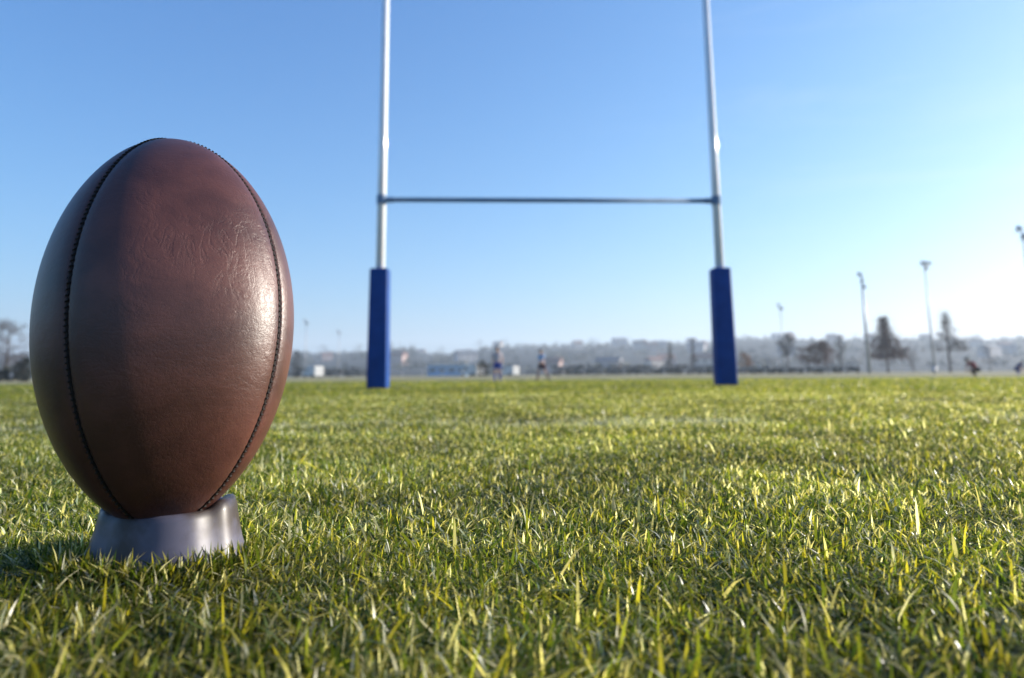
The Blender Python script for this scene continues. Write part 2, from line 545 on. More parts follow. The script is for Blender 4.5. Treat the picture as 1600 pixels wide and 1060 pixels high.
# ------------------------------------------------------------------ rugby ball
def make_ball():
    seams = [R(-14), R(-104)]      # the two that show, then the two behind
    s0, s1 = seams
    SE = [s0, s1, s0 + math.pi, s1 + math.pi]
    # angular samples, denser at the seams
    ang = []
    SS = sorted(a % (2 * math.pi) for a in SE)
    for i in range(4):
        a0 = SS[i]
        a1 = SS[(i + 1) % 4] + (2 * math.pi if i == 3 else 0)
        u = np.linspace(0, 1, 90, endpoint=False)
        u = u - np.sin(2 * math.pi * u) / (2 * math.pi) * 0.86
        ang += list(a0 + (a1 - a0) * u)
    ang = np.array(ang)
    N = len(ang)
    M = 190
    tt = -np.cos(np.linspace(0, math.pi, M)) * 0.9995

    def prof(t):
        return BALL_R * np.maximum(1 - t * t, 0) ** 0.585

    def section(a):
        # panels a little flatter than a circle, full at the seams
        out = np.ones_like(a)
        best = np.full_like(a, 9.0)
        for s in SE:
            dlt = np.abs((a - s + math.pi) % (2 * math.pi) - math.pi)
            best = np.minimum(best, dlt)
        half = np.pi / 4
        f = np.clip(best / half, 0, 1)
        out = 1.0 + 0.042 * np.cos(math.pi * f) - 0.004
        return out, best

    sec, best = section(ang)
    Vs = []
    for t in tt:
        r = prof(t)
        arc = best * r
        pk = 1 + 0.25 * math.sin(t * 210)
        g = np.exp(-(arc / 0.0015) ** 2) * 0.0026 + np.exp(-(arc / 0.0055) ** 2) * 0.0012 * pk
        fade = min(1.0, (1 - abs(t)) * 12)
        rr = r * (1 + (sec - 1) * fade) - g * fade
        for k in range(N):
            Vs.append((rr[k] * math.cos(ang[k]), rr[k] * math.sin(ang[k]), t * BALL_H))
    Fs = []
    for i in range(M - 1):
        for k in range(N):
            j = (k + 1) % N
            Fs.append((i * N + k, i * N + j, (i + 1) * N + j, (i + 1) * N + k))
    Fs.append(tuple(range(N))[::-1])
    Fs.append(tuple((M - 1) * N + k for k in range(N)))
    me = bpy.data.meshes.new("leather_panels")
    me.from_pydata(Vs, [], Fs)

    m = bpy.data.materials.new("brown_leather")
    m.use_nodes = True
    t = m.node_tree
    L = t.links
    b = t.nodes['Principled BSDF']
    tc = t.nodes.new("ShaderNodeTexCoord")

    def noise(scale, detail, rough=0.55, stretch=None, dist=0.0):
        n_ = t.nodes.new("ShaderNodeTexNoise")
        n_.inputs['Scale'].default_value = scale
        n_.inputs['Detail'].default_value = detail
        n_.inputs['Roughness'].default_value = rough
        n_.inputs['Distortion'].default_value = dist
        if stretch:
            mp = t.nodes.new("ShaderNodeMapping")
            mp.inputs['Scale'].default_value = stretch
            L.new(tc.outputs['Object'], mp.inputs['Vector'])
            L.new(mp.outputs[0], n_.inputs['Vector'])
        else:
            L.new(tc.outputs['Object'], n_.inputs['Vector'])
        return n_

    big = noise(9, 6, 0.6)
    rp = t.nodes.new("ShaderNodeValToRGB")
    e = rp.color_ramp.elements
    e[0].position, e[0].color = 0.30, (0.044, 0.0165, 0.0135, 1)
    e[1].position, e[1].color = 0.72, (0.098, 0.036, 0.027, 1)
    L.new(big.outputs[0], rp.inputs[0])
    streak = noise(20, 7, 0.62, (0.9, 0.9, 1.25), 0.4)
    r2 = t.nodes.new("ShaderNodeValToRGB")
    e = r2.color_ramp.elements
    e[0].position, e[0].color = 0.36, (0.74, 0.71, 0.71, 1)
    e[1].position, e[1].color = 0.60, (1.15, 1.12, 1.10, 1)
    L.new(streak.outputs[0], r2.inputs[0])
    mm = t.nodes.new("ShaderNodeMix"); mm.data_type = 'RGBA'; mm.blend_type = 'MULTIPLY'
    mm.inputs[0].default_value = 1
    L.new(rp.outputs[0], mm.inputs[6])
    L.new(r2.outputs[0], mm.inputs[7])
    L.new(mm.outputs[2], b.inputs['Base Color'])
    # bump: pebble grain, creases, long wrinkles
    vor = t.nodes.new("ShaderNodeTexVoronoi")
    vor.feature = 'DISTANCE_TO_EDGE'
    vor.inputs['Scale'].default_value = 420
    L.new(tc.outputs['Object'], vor.inputs['Vector'])
    vr = t.nodes.new("ShaderNodeMapRange")
    vr.inputs['From Max'].default_value = 0.12
    L.new(vor.outputs['Distance'], vr.inputs['Value'])
    wr = noise(34, 9, 0.62, (0.8, 0.8, 2.2), 1.6)
    wv = t.nodes.new("ShaderNodeMath"); wv.operation = 'SUBTRACT'; wv.inputs[1].default_value = 0.5
    L.new(wr.outputs[0], wv.inputs[0])
    ab = t.nodes.new("ShaderNodeMath"); ab.operation = 'ABSOLUTE'
    L.new(wv.outputs[0], ab.inputs[0])
    cr = t.nodes.new("ShaderNodeMapRange")
    cr.inputs['From Max'].default_value = 0.035
    L.new(ab.outputs[0], cr.inputs['Value'])
    fine = noise(260, 4)
    msk = noise(11, 3, 0.5)                            # wrinkles gather in patches
    mr = t.nodes.new("ShaderNodeMapRange")
    mr.inputs['From Min'].default_value = 0.47
    mr.inputs['From Max'].default_value = 0.62
    L.new(msk.outputs[0], mr.inputs['Value'])
    wq = noise(38, 6, 0.55, (2.2, 2.2, 0.9), 0.9)
    wqs = t.nodes.new("ShaderNodeMath"); wqs.operation = 'SUBTRACT'; wqs.inputs[1].default_value = 0.5
    L.new(wq.outputs[0], wqs.inputs[0])
    wqa = t.nodes.new("ShaderNodeMath"); wqa.operation = 'ABSOLUTE'
    L.new(wqs.outputs[0], wqa.inputs[0])
    wqr = t.nodes.new("ShaderNodeMapRange")
    wqr.inputs['From Max'].default_value = 0.05
    L.new(wqa.outputs[0], wqr.inputs['Value'])
    b5 = t.nodes.new("ShaderNodeBump"); b5.inputs['Distance'].default_value = 0.0012
    ms = t.nodes.new("ShaderNodeMath"); ms.operation = 'MULTIPLY'; ms.inputs[1].default_value = 0.20
    L.new(mr.outputs[0], ms.inputs[0])
    L.new(ms.outputs[0], b5.inputs['Strength'])
    L.new(wqr.outputs[0], b5.inputs['Height'])
    b1 = t.nodes.new("ShaderNodeBump"); b1.inputs['Strength'].default_value = 0.10; b1.inputs['Distance'].default_value = 0.0006
    b2 = t.nodes.new("ShaderNodeBump"); b2.inputs['Strength'].default_value = 0.12; b2.inputs['Distance'].default_value = 0.0009
    b3 = t.nodes.new("ShaderNodeBump"); b3.inputs['Strength'].default_value = 0.12; b3.inputs['Distance'].default_value = 0.0006
    b4 = t.nodes.new("ShaderNodeBump"); b4.inputs['Strength'].default_value = 0.22; b4.inputs['Distance'].default_value = 0.003
    L.new(vr.outputs[0], b1.inputs['Height'])
    L.new(cr.outputs[0], b2.inputs['Height'])
    L.new(fine.outputs[0], b3.inputs['Height'])
    L.new(streak.outputs[0], b4.inputs['Height'])
    L.new(b4.outputs[0], b5.inputs['Normal'])
    L.new(b5.outputs[0], b3.inputs['Normal'])
    L.new(b3.outputs[0], b2.inputs['Normal'])
    L.new(b2.outputs[0], b1.inputs['Normal'])
    L.new(b1.outputs[0], b.inputs['Normal'])
    rr_ = t.nodes.new("ShaderNodeMapRange")
    rr_.inputs['To Min'].default_value = 0.35
    rr_.inputs['To Max'].default_value = 0.46
    b.inputs['Specular IOR Level'].default_value = 0.33
    L.new(streak.outputs[0], rr_.inputs['Value'])
    L.new(rr_.outputs[0], b.inputs['Roughness'])
    b.inputs['Specular IOR Level'].default_value = 0.50

    root = thing("rugby_ball", BALL_C, "large dark brown leather rugby ball standing on end on the kicking tee", "rugby ball")
    root.rotation_euler = (R(-5.5), R(-4.4), 0)
    link_mesh("leather_panels", me, m, root, smooth=True)

    thread = mat("waxed_black_thread", (0.010, 0.007, 0.006), 0.7, 0.3)
    for s in SE:
        bm = bmesh.new()
        sections = []
        # laid thread at the bottom of the groove
        for t_ in np.linspace(-0.985, 0.985, 150):
            r = prof(t_) * 1.038 - 0.0027
            sections.append(Vector((r * math.cos(s), r * math.sin(s), t_ * BALL_H)))
        for i in range(len(sections) - 1):
            add_tube(bm, sections[i], sections[i + 1], 0.0012, seg=6, cap=False)
        # cross stitches, even along the arc
        acc = 0.0
        for i in range(1, len(sections)):
            a_, b_ = sections[i - 1], sections[i]
            ln = (b_ - a_).length
            pos = -acc
            while pos + 0.0040 < ln:
                pos += 0.0040
                c = a_.lerp(b_, pos / ln)
                tg = (b_ - a_).normalized()
                side = Vector((-math.sin(s), math.cos(s), 0))
                outw = side.cross(tg)
                if outw.dot(Vector((c.x, c.y, 0))) < 0:
                    outw = -outw
                c = c + outw * 0.0014
                add_tube(bm, c - side * 0.0011 - tg * 0.0004, c + side * 0.0011 + tg * 0.0004, 0.0006, seg=6)
            acc = (acc + ln) % 0.0040 if pos < 0 else ln - pos
        obj("stitched_seam", bm, thread, root, smooth=True)
    # small leather button where the panels meet
    for z in (1, -1):
        bm = bmesh.new()
        add_blob(bm, (0, 0, z * BALL_H * 0.985), 0.0085, 0.0085, 0.0032, 3)
        obj("end_cap", bm, m, root, smooth=True)


make_ball()


# ------------------------------------------------------------------ kicking tee
def make_tee():
    gzv = gz(TEE_X, TEE_Y)
    root = thing("kicking_tee", (TEE_X, TEE_Y, gzv), "low glossy grey violet plastic kicking tee holding the ball in the grass", "kicking tee")
    m = bpy.data.materials.new("violet_plastic")
    m.use_nodes = True
    t = m.node_tree
    b = t.nodes['Principled BSDF']
    tc = t.nodes.new("ShaderNodeTexCoord")
    nz = t.nodes.new("ShaderNodeTexNoise")
    nz.inputs['Scale'].default_value = 24
    nz.inputs['Detail'].default_value = 7
    t.links.new(tc.outputs['Object'], nz.inputs['Vector'])
    rp = t.nodes.new("ShaderNodeValToRGB")
    e = rp.color_ramp.elements
    e[0].position, e[0].color = 0.42, (0.040, 0.030, 0.028, 1)
    e[1].position, e[1].color = 0.58, (0.082, 0.078, 0.110, 1)
    t.links.new(nz.outputs[0], rp.inputs[0])
    t.links.new(rp.outputs[0], b.inputs['Base Color'])
    b.inputs['Roughness'].default_value = 0.42
    b.inputs['Specular IOR Level'].default_value = 0.28
    b.inputs['Coat Weight'].default_value = 0.06
    b.inputs['Coat Roughness'].default_value = 0.12
    bp = t.nodes.new("ShaderNodeBump")
    bp.inputs['Strength'].default_value = 0.25
    bp.inputs['Distance'].default_value = 0.001
    t.links.new(nz.outputs[0], bp.inputs['Height'])
    t.links.new(bp.outputs[0], b.inputs['Normal'])

    N = 144
    # (radius, height): outer skirt up, over the rim, down into the cup
    prof = [(0.0715, -0.004), (0.0690, 0.004), (0.0635, 0.020), (0.0595, 0.036), (0.0575, 0.0455),
            (0.0558, 0.0500), (0.0540, 0.0520), (0.0500, 0.0524), (0.0455, 0.0505), (0.0425, 0.0460),
            (0.0390, 0.0400), (0.0300, 0.0330), (0.0150, 0.0290), (0.0, 0.0285)]
    V, Fc = [], []
    for i, (r, z) in enumerate(prof[:-1]):
        for k in range(N):
            a = 2 * math.pi * k / N
            # three raised horns (left, right, behind) with low bays between, and soft flats on the skirt
            lobe = max(math.cos(a - R(8)), math.cos(a - R(172)), math.cos(a - R(90)))
            up = min(1.0, max(0.0, (lobe - 0.80) * 7))
            up = up * up * (3 - 2 * up)
            zz = z + (0.0058 * up - 0.0005 * (1 - up)) * min(1, max(0, (z - 0.02) / 0.03)) * (1 if r > 0.04 else 0)
            flat = 1 + (0.010 * math.cos(6 * a + 0.6) - 0.035 * max(0.0, math.cos(4 * a + 2.2)) ** 3) * min(1, max(0, (r - 0.04) / 0.015))
            V.append((r * flat * math.cos(a), r * flat * math.sin(a), zz))
    cI = len(V)
    V.append((0, 0, prof[-1][1]))
    M = len(prof) - 1
    for i in range(M - 1):
        for k in range(N):
            j = (k + 1) % N
            Fc.append((i * N + k, i * N + j, (i + 1) * N + j, (i + 1) * N + k))
    for k in range(N):
        Fc.append(((M - 1) * N + k, (M - 1) * N + (k + 1) % N, cI))
    me = bpy.data.meshes.new("cup")
    me.from_pydata(V, [], Fc)
    link_mesh("cup", me, m, root, smooth=True)
    bm = bmesh.new()
    pr = [(0.0700, -0.006), (0.0750, -0.006), (0.0755, 0.001), (0.0725, 0.004), (0.0685, 0.0045)]
    rings = []
    for r, z in pr:
        rings.append([bm.verts.new((r * math.cos(2 * math.pi * k / 96), r * math.sin(2 * math.pi * k / 96), z)) for k in range(96)])
    for i in range(len(pr) - 1):
        for k in range(96):
            j = (k + 1) % 96
            bm.faces.new((rings[i][k], rings[i][j], rings[i + 1][j], rings[i + 1][k]))
    obj("base_flange", bm, m, root, smooth=True)
    root.scale = (0.83, 0.83, 0.80)


make_tee()


# ------------------------------------------------------------------ goal posts (one frame: two posts and a crossbar, a pad round each)
def make_goal():
    white = mat("white_gloss_paint", (0.84, 0.84, 0.84), 0.11, 0.9, var=0.03, scale=3)
    bar = mat("shaded_bar_paint", (0.16, 0.24, 0.36), 0.75, 0.25, var=0.12, scale=6)  # blue grey shade of the bar's dark underside put into its base colour
    blue = mat("blue_vinyl", (0.003, 0.046, 0.215), 0.6, 0.2, var=0.14, scale=5, bump=0.15)
    D = 12.1
    L0 = at(590.5, 604, D - 0.15)
    R0 = at(1134, 598, D + 0.10)
    L = Vector((L0.x, L0.y, gz(L0.x, L0.y)))
    Rr = Vector((R0.x, R0.y, gz(R0.x, R0.y)))
    mid = (L + Rr) / 2
    root = thing("goal_posts", mid, "tall white H shaped rugby goal with blue padded feet beyond the ball", "rugby goal")
    HB = 3.09
    for P in (L, Rr):
        l = P - mid
        bm = bmesh.new()
        add_tube(bm, (l.x, l.y, -0.05), (l.x, l.y, 8.5), 0.078, 0.055, seg=40)
        po = obj("upright", bm, white, root, smooth=True)
        bm = bmesh.new()                              # cast collar where the crossbar meets
        add_tube(bm, (l.x, l.y, HB - 0.075), (l.x, l.y, HB + 0.075), 0.083, seg=32)
        s = 1 if P is L else -1
        add_tube(bm, (l.x + s * 0.06, l.y, HB), (l.x + s * 0.20, l.y, HB), 0.048, seg=24)
        obj("collar", bm, bar, po, smooth=False)
        bm = bmesh.new()
        # foam wrapped square pad: rounded box with a small gap at the back
        add_box(bm, l.x - 0.150, l.x + 0.150, l.y - 0.150, l.y + 0.150, 0.0, 1.93, 0.035)
        for v in bm.verts:                            # looser at the foot
            k = max(0.0, 1.0 - v.co.z / 1.93)
            v.co.x = l.x + (v.co.x - l.x) * (1 + 0.09 * k)
            v.co.y = l.y + (v.co.y - l.y) * (1 + 0.09 * k)
        pd = obj("post_pad", bm, blue, root, smooth=True)
    bm = bmesh.new()
    a, c = L - mid, Rr - mid
    add_tube(bm, (a.x + 0.20, a.y, HB), (c.x - 0.20, c.y, HB), 0.040, seg=28)
    obj("crossbar", bm, bar, root, smooth=True)


make_goal()


# ------------------------------------------------------------------ floodlights
galv = mat("galvanised_steel", (0.36, 0.37, 0.40), 0.5, 0.5, metal=0.3, var=0.1, scale=2)
lampm = mat("lamp_housing", (0.26, 0.27, 0.28), 0.5)
glassm = mat("lamp_glass", (0.35, 0.37, 0.40), 0.12, 0.7)


def floodlight(h, arms, label, fat=1.0):
    """tapered mast, a cross arm and lamp heads"""
    root = thing("floodlight", (0, 0, 0), label, "floodlight", "floodlight masts round the pitch")
    bm = bmesh.new()
    add_tube(bm, (0, 0, -0.3), (0, 0, h), 0.15 * fat, 0.07 * fat, seg=14)
    add_tube(bm, (0, 0, 0), (0, 0, 0.9), 0.27, 0.25, seg=14)
    obj("mast", bm, galv, root, smooth=True)
    for z, xs in arms:
        bm = bmesh.new()
        x0, x1 = min(xs) - 0.25, max(xs) + 0.25
        add_box(bm, x0, x1, -0.06, 0.06, z - 0.06, z + 0.06)
        obj("cross_arm", bm, galv, root)
        for x in xs:
            bm = bmesh.new()
            add_box(bm, -0.25, 0.25, -0.20, 0.14, -0.24, 0.24, 0.05)
            lo = obj("lamp_head", bm, lampm, root)
            lo.location = (x, -0.22, z + 0.30)
            lo.rotation_euler = (R(-35), 0, 0)
            lo.scale = (0.85, 0.85, 0.85)
            bm = bmesh.new()
            add_box(bm, -0.21, 0.21, -0.215, -0.202, -0.19, 0.19)
            obj("lamp_glass", bm, glassm, lo)
    return root


POLES = [
    (1226, 584, 157, 0, "floodlight mast rising from the dark rounded tree right of the goal"),
    (1359, 586, 109, 2, "thick based floodlight mast beside the russet pointed tree"),
    (1461, 585, 97, 1, "floodlight mast with a wide cross of lamps between the pointed trees"),
    (1624, 586, 74, 0, "nearest floodlight mast cut by the right edge of the photo"),
    (476, 586, 190, 0, "faint floodlight mast next to the ball, left of the goal"),
    (528, 586, 235, 0, "faintest and lowest floodlight mast near the left blue pad"),
]
for i, (px, py, d, kind, lab) in enumerate(POLES):
    arms = [[(14.3, (-0.5,)), (13.5, (-0.1, 0.3))], [(14.2, (-0.7, 0, 0.7)), (13.5, (0.0,))],
            [(14.4, (-0.5,)), (13.4, (-0.1,)), (12.5, (0.15,))]][kind]
    f = floodlight(14.8, arms, lab, 1.9 if kind == 2 else 1.0)
    p = at(px, py, d)
    f.location = (p.x, p.y, -0.1)
    f.rotation_euler = (0, 0, random.uniform(-0.5, 0.5))

# ------------------------------------------------------------------ hills and town
HP = [(-200, 520), (0, 548), (200, 546), (455, 545), (540, 545), (560, 540), (645, 540), (662, 550), (720, 549), (745, 541),
      (900, 541), (1000, 543), (1100, 541), (1160, 531), (1300, 531), (1450, 528), (1600, 529), (1900, 520)]


def ridge_py(px):
    return float(np.interp(px, [a for a, _ in HP], [b for _, b in HP]))


def hill_h(x, y):
    """height of the hills at x, y: rising to a crest about 1150 m out"""
    d = math.hypot(x, y)
    az = x / max(y, 1.0)
    px = 800 + az * F_PX * 0.985
    crest = (587 - ridge_py(px) - 3) / F_PX * 1150
    k = min(1.0, max(0.0, (y - 330) / 820))
    k = k * k * (3 - 2 * k)
    n = (float(vnoise(np.array([x / 70 + 90]), np.array([y / 90 + 90]), 4)[0]) - 0.5) * 9 * k
    return crest * k * (0.92 + 0.08 * math.sin(x / 130)) + n * 0.35 - 0.5


def make_hills():
    bm = bmesh.new()
    ys = [330, 400, 480, 570, 660, 760, 870, 980, 1080, 1150, 1250, 1400, 1550]
    xs = np.linspace(-1500, 1600, 150)
    rows = []
    for y in ys:
        row = []
        for x in xs:
            z = hill_h(x, y) if y <= 1150 else hill_h(x, 1150) * max(0, 1 - (y - 1150) / 380) - 1
            row.append(bm.verts.new((x, y, z)))
        rows.append(row)
    for i in range(len(ys) - 1):
        for k in range(len(xs) - 1):
            bm.faces.new((rows[i][k], rows[i][k + 1], rows[i + 1][k + 1], rows[i + 1][k]))
    m = mat("hill_fields", (0.032, 0.036, 0.036), 0.95, 0.1, var=0.5, scale=0.012)
    tag(obj("hills", bm, m, smooth=True), kind='structure')


make_hills()


# leaf-clump crowns ------------------------------------------------
def leaf_mat(name, col):
    m = bpy.data.materials.new(name)
    m.use_nodes = True
    t = m.node_tree
    b = t.nodes['Principled BSDF']
    oi = t.nodes.new("ShaderNodeNewGeometry")
    rp = t.nodes.new("ShaderNodeValToRGB")
    rp.color_ramp.elements[0].color = (*[c * 0.6 for c in col], 1)
    rp.color_ramp.elements[1].color = (*[c * 1.4 for c in col], 1)
    t.links.new(oi.outputs['Random Per Island'], rp.inputs[0])
    t.links.new(rp.outputs[0], b.inputs['Base Color'])
    b.inputs['Roughness'].default_value = 0.7
    b.inputs['Specular IOR Level'].default_value = 0.2
    return m


def leaf_cloud(pts, size):
    """pts: (n,3) leaf places -> a mesh of small random quads"""
    n = len(pts)
    a = rng.normal(size=(n, 3)); a /= np.linalg.norm(a, axis=1)[:, None]
    b = rng.normal(size=(n, 3)); b -= a * (a * b).sum(1)[:, None]; b /= np.linalg.norm(b, axis=1)[:, None]
    s = size * rng.uniform(0.6, 1.4, (n, 1))
    V = np.stack([pts - a * s, pts - b * s * 0.6, pts + a * s, pts + b * s * 0.6], 1).reshape(-1, 3)
    F = np.arange(n * 4).reshape(n, 4)
    me = bpy.data.meshes.new("crown")
    me.from_pydata(V.tolist(), [], F.tolist())
    return me


bark = mat("bark", (0.060, 0.045, 0.038), 0.9, 0.2, var=0.4, scale=3)
LM = {
    'dark': leaf_mat("evergreen_leaves", (0.020, 0.024, 0.018)),
    'russet': leaf_mat("russet_leaves", (0.085, 0.036, 0.026)),
    'orange': leaf_mat("orange_leaves", (0.24, 0.115, 0.040)),
    'twig': leaf_mat("bare_twigs", (0.060, 0.042, 0.036)),
    'green': leaf_mat("dull_green_leaves", (0.028, 0.036, 0.024)),
}


def tree(px, base_py, top_py, width_px, d, kind, label, shape='round', group=None, crown_from=0.3, dens=1.0, z=None, name="tree"):
    p = at(px, base_py, d)
    gz_ = -0.2 if z is None else z
    H = at(px, top_py, d).z - gz_
    W = width_px / F_PX * d * 0.5
    root = thing(name, (p.x, p.y, gz_), label, "tree", group)
    bm = bmesh.new()
    rt = max(0.10, H * 0.022)
    add_tube(bm, (0, 0, -0.3), (0, 0, H * 0.55), rt, rt * 0.55, seg=8, cap=False)
    add_tube(bm, (0, 0, H * 0.55), (0, 0, H * 0.97), rt * 0.55, rt * 0.12, seg=8, cap=False)
    limbs = []
    nl = 22 if d < 300 else 8
    for k in range(nl):
        f = crown_from + (0.95 - crown_from) * (k + random.random()) / nl
        a = random.uniform(0, 6.283)
        if shape == 'cone':
            rad = W * ((1.05 - f) / (1.05 - crown_from)) ** 1.5 * random.uniform(0.75, 1.05)
            rise = H * 0.05
        else:
            u = (f - crown_from) / (1 - crown_from)
            rad = W * math.sqrt(max(0.05, 1 - (2 * u - 0.9) ** 2 * 0.95)) * random.uniform(0.65, 1.0)
            rise = H * 0.09
        e = Vector((math.cos(a) * rad, math.sin(a) * rad, H * f + rise))
        s = Vector((0, 0, H * f * 0.94))
        limbs.append((s, e))
        add_tube(bm, s, e, rt * 0.30, rt * 0.06, seg=5, cap=False)
    obj("trunk", bm, bark, root, smooth=True)
    pts = []
    n_clump = int((150 if d < 300 else 26) * dens)
    per = 24 if d < 300 else 14
    for k in range(n_clump):
        if random.random() < 0.35:
            s, e = random.choice(limbs)
            c = s.lerp(e, random.uniform(0.35, 1.05))
        else:
            a = random.uniform(0, 6.283)
            if shape == 'cone':
                u = random.random() ** 1.7
                rad = W * ((1.05 - u) ** 2.2) * random.random() ** 0.4 * (0.8 + 0.3 * math.sin(3 * a + px) * math.cos(9 * u + px))
            else:
                u = random.random()
                rad = W * math.sqrt(max(0.02, 1 - (2 * u - 0.9) ** 2 * 0.95)) * random.random() ** 0.4 * (0.85 + 0.25 * math.sin(3 * a + px + 4 * u))
            c = Vector((math.cos(a) * rad, math.sin(a) * rad, H * (crown_from + (1 - crown_from) * u * 0.98)))
        q = rng.normal(0, W * 0.085 + 0.08, (per, 3)) * np.array([1, 1, 0.7])
        pts.append(np.array(c)[None] + q)
    me = leaf_cloud(np.concatenate(pts), max(0.06, W * 0.036) if kind != 'twig' else max(0.04, W * 0.022))
    link_mesh("crown", me, LM[kind], root)
    return root


tree(1388, 587, 497, 84, 120, 'russet', "russet leaved pointed tree just right of the thick based mast", 'cone', crown_from=0.30, dens=0.9)
tree(1486, 587, 486, 72, 118, 'twig', "tall thin nearly bare tree under the far right masts", 'cone', crown_from=0.36, dens=1.0)
tree(1233, 587, 523, 34, 150, 'dark', "dark rounded tree close behind the first mast right of the goal", crown_from=0.45)
tree(1281, 587, 536, 62, 140, 'russet', "broad low russet tree between two masts right of the goal", crown_from=0.34)
tree(1165, 587, 551, 28, 145, 'orange', "small orange brown tree beside the right blue pad", crown_from=0.25)
tree(1084, 587, 527, 20, 150, 'twig', "slim dark tree with reddish foot just left of the right pad", 'cone', crown_from=0.25)
tree(1048, 587, 533, 18, 170, 'green', "slim green tree between the goal posts near the right pad", 'cone', crown_from=0.3, dens=.6)
tree(1316, 587, 524, 22, 190, 'green', "slim green tree left of the thick based mast", crown_from=0.3)
tree(1548, 587, 540, 26, 180, 'twig', "pale bare tree behind the crouching player", crown_from=0.3, dens=.6)
tree(1428, 587, 548, 20, 150, 'twig', "small bare bush like tree between the pointed trees", crown_from=0.2, dens=.7)
tree(8, 590, 500, 80, 90, 'twig', "bare purple grey tree at the left edge beside the ball", crown_from=0.2, dens=1.2)
tree(36, 590, 560, 26, 70, 'dark', "dark green bush behind the left side of the ball", crown_from=0.05, name="bush")
tree(463, 589, 548, 24, 160, 'dark', "dark small tree close to the right side of the ball", crown_from=0.2)
tree(755, 589, 566, 26, 120, 'dark', "dark low bush between the white van and the standing player", crown_from=0.05, name="bush")

# trees on the crest, each against the sky
for i, (px, tp, wd, k, lab) in enumerate([
        (748, 531, 22, 'dark', "dark tree on the crest above the white van"),
        (790, 530, 26, 'green', "green tree on the crest above the standing player"),
        (810, 534, 16, 'dark', "small dark tree on the crest between two bigger ones"),
        (870, 533, 16, 'dark', "lone dark tree on the crest right of the middle of the crossbar"),
        (928, 529, 30, 'green', "widest crest tree, a broad clump under the crossbar"),
        (985, 528, 14, 'dark', "tall narrow tree on the crest towards the right post"),
        (955, 536, 20, 'green', "low rounded tree on the crest beside the broad clump"),
        (612, 533, 40, 'dark', "long dark clump on the crest just right of the left pad"),
        (642, 534, 22, 'dark', "dark crest tree at the step of the hill"),
        (690, 542, 24, 'green', "low green tree in the dip of the crest"),
        (560, 537, 24, 'dark', "crest tree just left of the left pad"),
        (505, 540, 26, 'green', "low crest tree between the two faint masts"),
        (1195, 524, 26, 'green', "crest tree left of the first mast right of the goal"),
        (1340, 522, 24, 'dark', "crest tree behind the thick based mast"),
        (1522, 523, 34, 'green', "broad crest tree above the crouching player"),
        (1572, 525, 24, 'dark', "crest tree near the right edge of the photo")]):
    q = at(px, ridge_py(px) + 6, 1120)
    tree(px, 560, tp, wd, 1120, k, lab, group="trees along the hill crest", z=hill_h(q.x, 1120) - 1, crown_from=0.1)


# the wooded slopes as one mass
def make_wood():
    pts = []
    for _ in range(1500):
        y = random.uniform(380, 1140)
        x = random.uniform(-0.80, 0.80) * y
        if vnoise(np.array([x / 60 + 200]), np.array([y / 60 + 200]), 31)[0] < 0.44:
            continue
        z = hill_h(x, y)
        r = random.uniform(3, 6.5)
        n = 26
        q = rng.normal(size=(n, 3)); q /= np.linalg.norm(q, axis=1)[:, None]
        q *= r * rng.uniform(0.5, 1.0, (n, 1)); q[:, 2] = np.abs(q[:, 2]) * 1.1
        pts.append(q + np.array([[x, y, z]]))
    o = link_mesh("hillside_wood", leaf_cloud(np.concatenate(pts), 1.3), LM['green'])
    tag(o, "hazy blue green wood and hedges scattered over the far hillside", "wood", kind='stuff')


make_wood()


# ------------------------------------------------------------------ houses on the slope
wallm = [mat("house_render_cream", (0.40, 0.37, 0.34), 0.9, var=.1, scale=.5), mat("house_render_pink", (0.34, 0.25, 0.23), 0.9, var=.1, scale=.5),
         mat("house_render_grey", (0.28, 0.28, 0.30), 0.9, var=.1, scale=.5)]
roofm = [mat("roof_tile_red", (0.16, 0.085, 0.07), 0.9, var=.2, scale=2), mat("roof_slate", (0.10, 0.11, 0.13), 0.8, var=.2, scale=2)]
winm = mat("window_glass", (0.03, 0.035, 0.045), 0.15, 0.8)


def house(L_, W_, H_, wm, rm):
    root = thing("house", (0, 0, 0), "small pale gabled house among trees on the hazy hillside", "house", "houses on the far hillside")
    bm = bmesh.new()
    add_box(bm, -L_ / 2, L_ / 2, -W_ / 2, W_ / 2, -3, H_)
    wo_ = obj("wall", bm, wm, root)
    bm = bmesh.new()
    o_ = 0.5
    rh = W_ * 0.36
    pv = [(-L_ / 2 - o_, -W_ / 2 - o_, H_ + .01), (L_ / 2 + o_, -W_ / 2 - o_, H_ + .01), (L_ / 2 + o_, W_ / 2 + o_, H_ + .01), (-L_ / 2 - o_, W_ / 2 + o_, H_ + .01),
          (-L_ / 2 - o_, 0, H_ + rh), (L_ / 2 + o_, 0, H_ + rh)]
    v = [bm.verts.new(p) for p in pv]
    for f in ((0, 1, 5, 4), (2, 3, 4, 5), (0, 4, 3), (1, 2, 5), (3, 2, 1, 0)):
        bm.faces.new([v[i] for i in f])
    rf = obj("roof", bm, rm, root)
    bm = bmesh.new()
    add_box(bm, L_ * .22, L_ * .22 + .8, -.4, .4, H_, H_ + rh + 1)
    obj("chimney", bm, wm, rf)
    for zz in (1.2, 3.9):
        for k in range(3):
            x = -L_ / 2 + L_ * (k + 0.5) / 3
            bm = bmesh.new()
            add_box(bm, x - .6, x + .6, -W_ / 2 - .04, -W_ / 2 + .05, zz, zz + 1.3)
            obj("window", bm, winm, root)
    return root


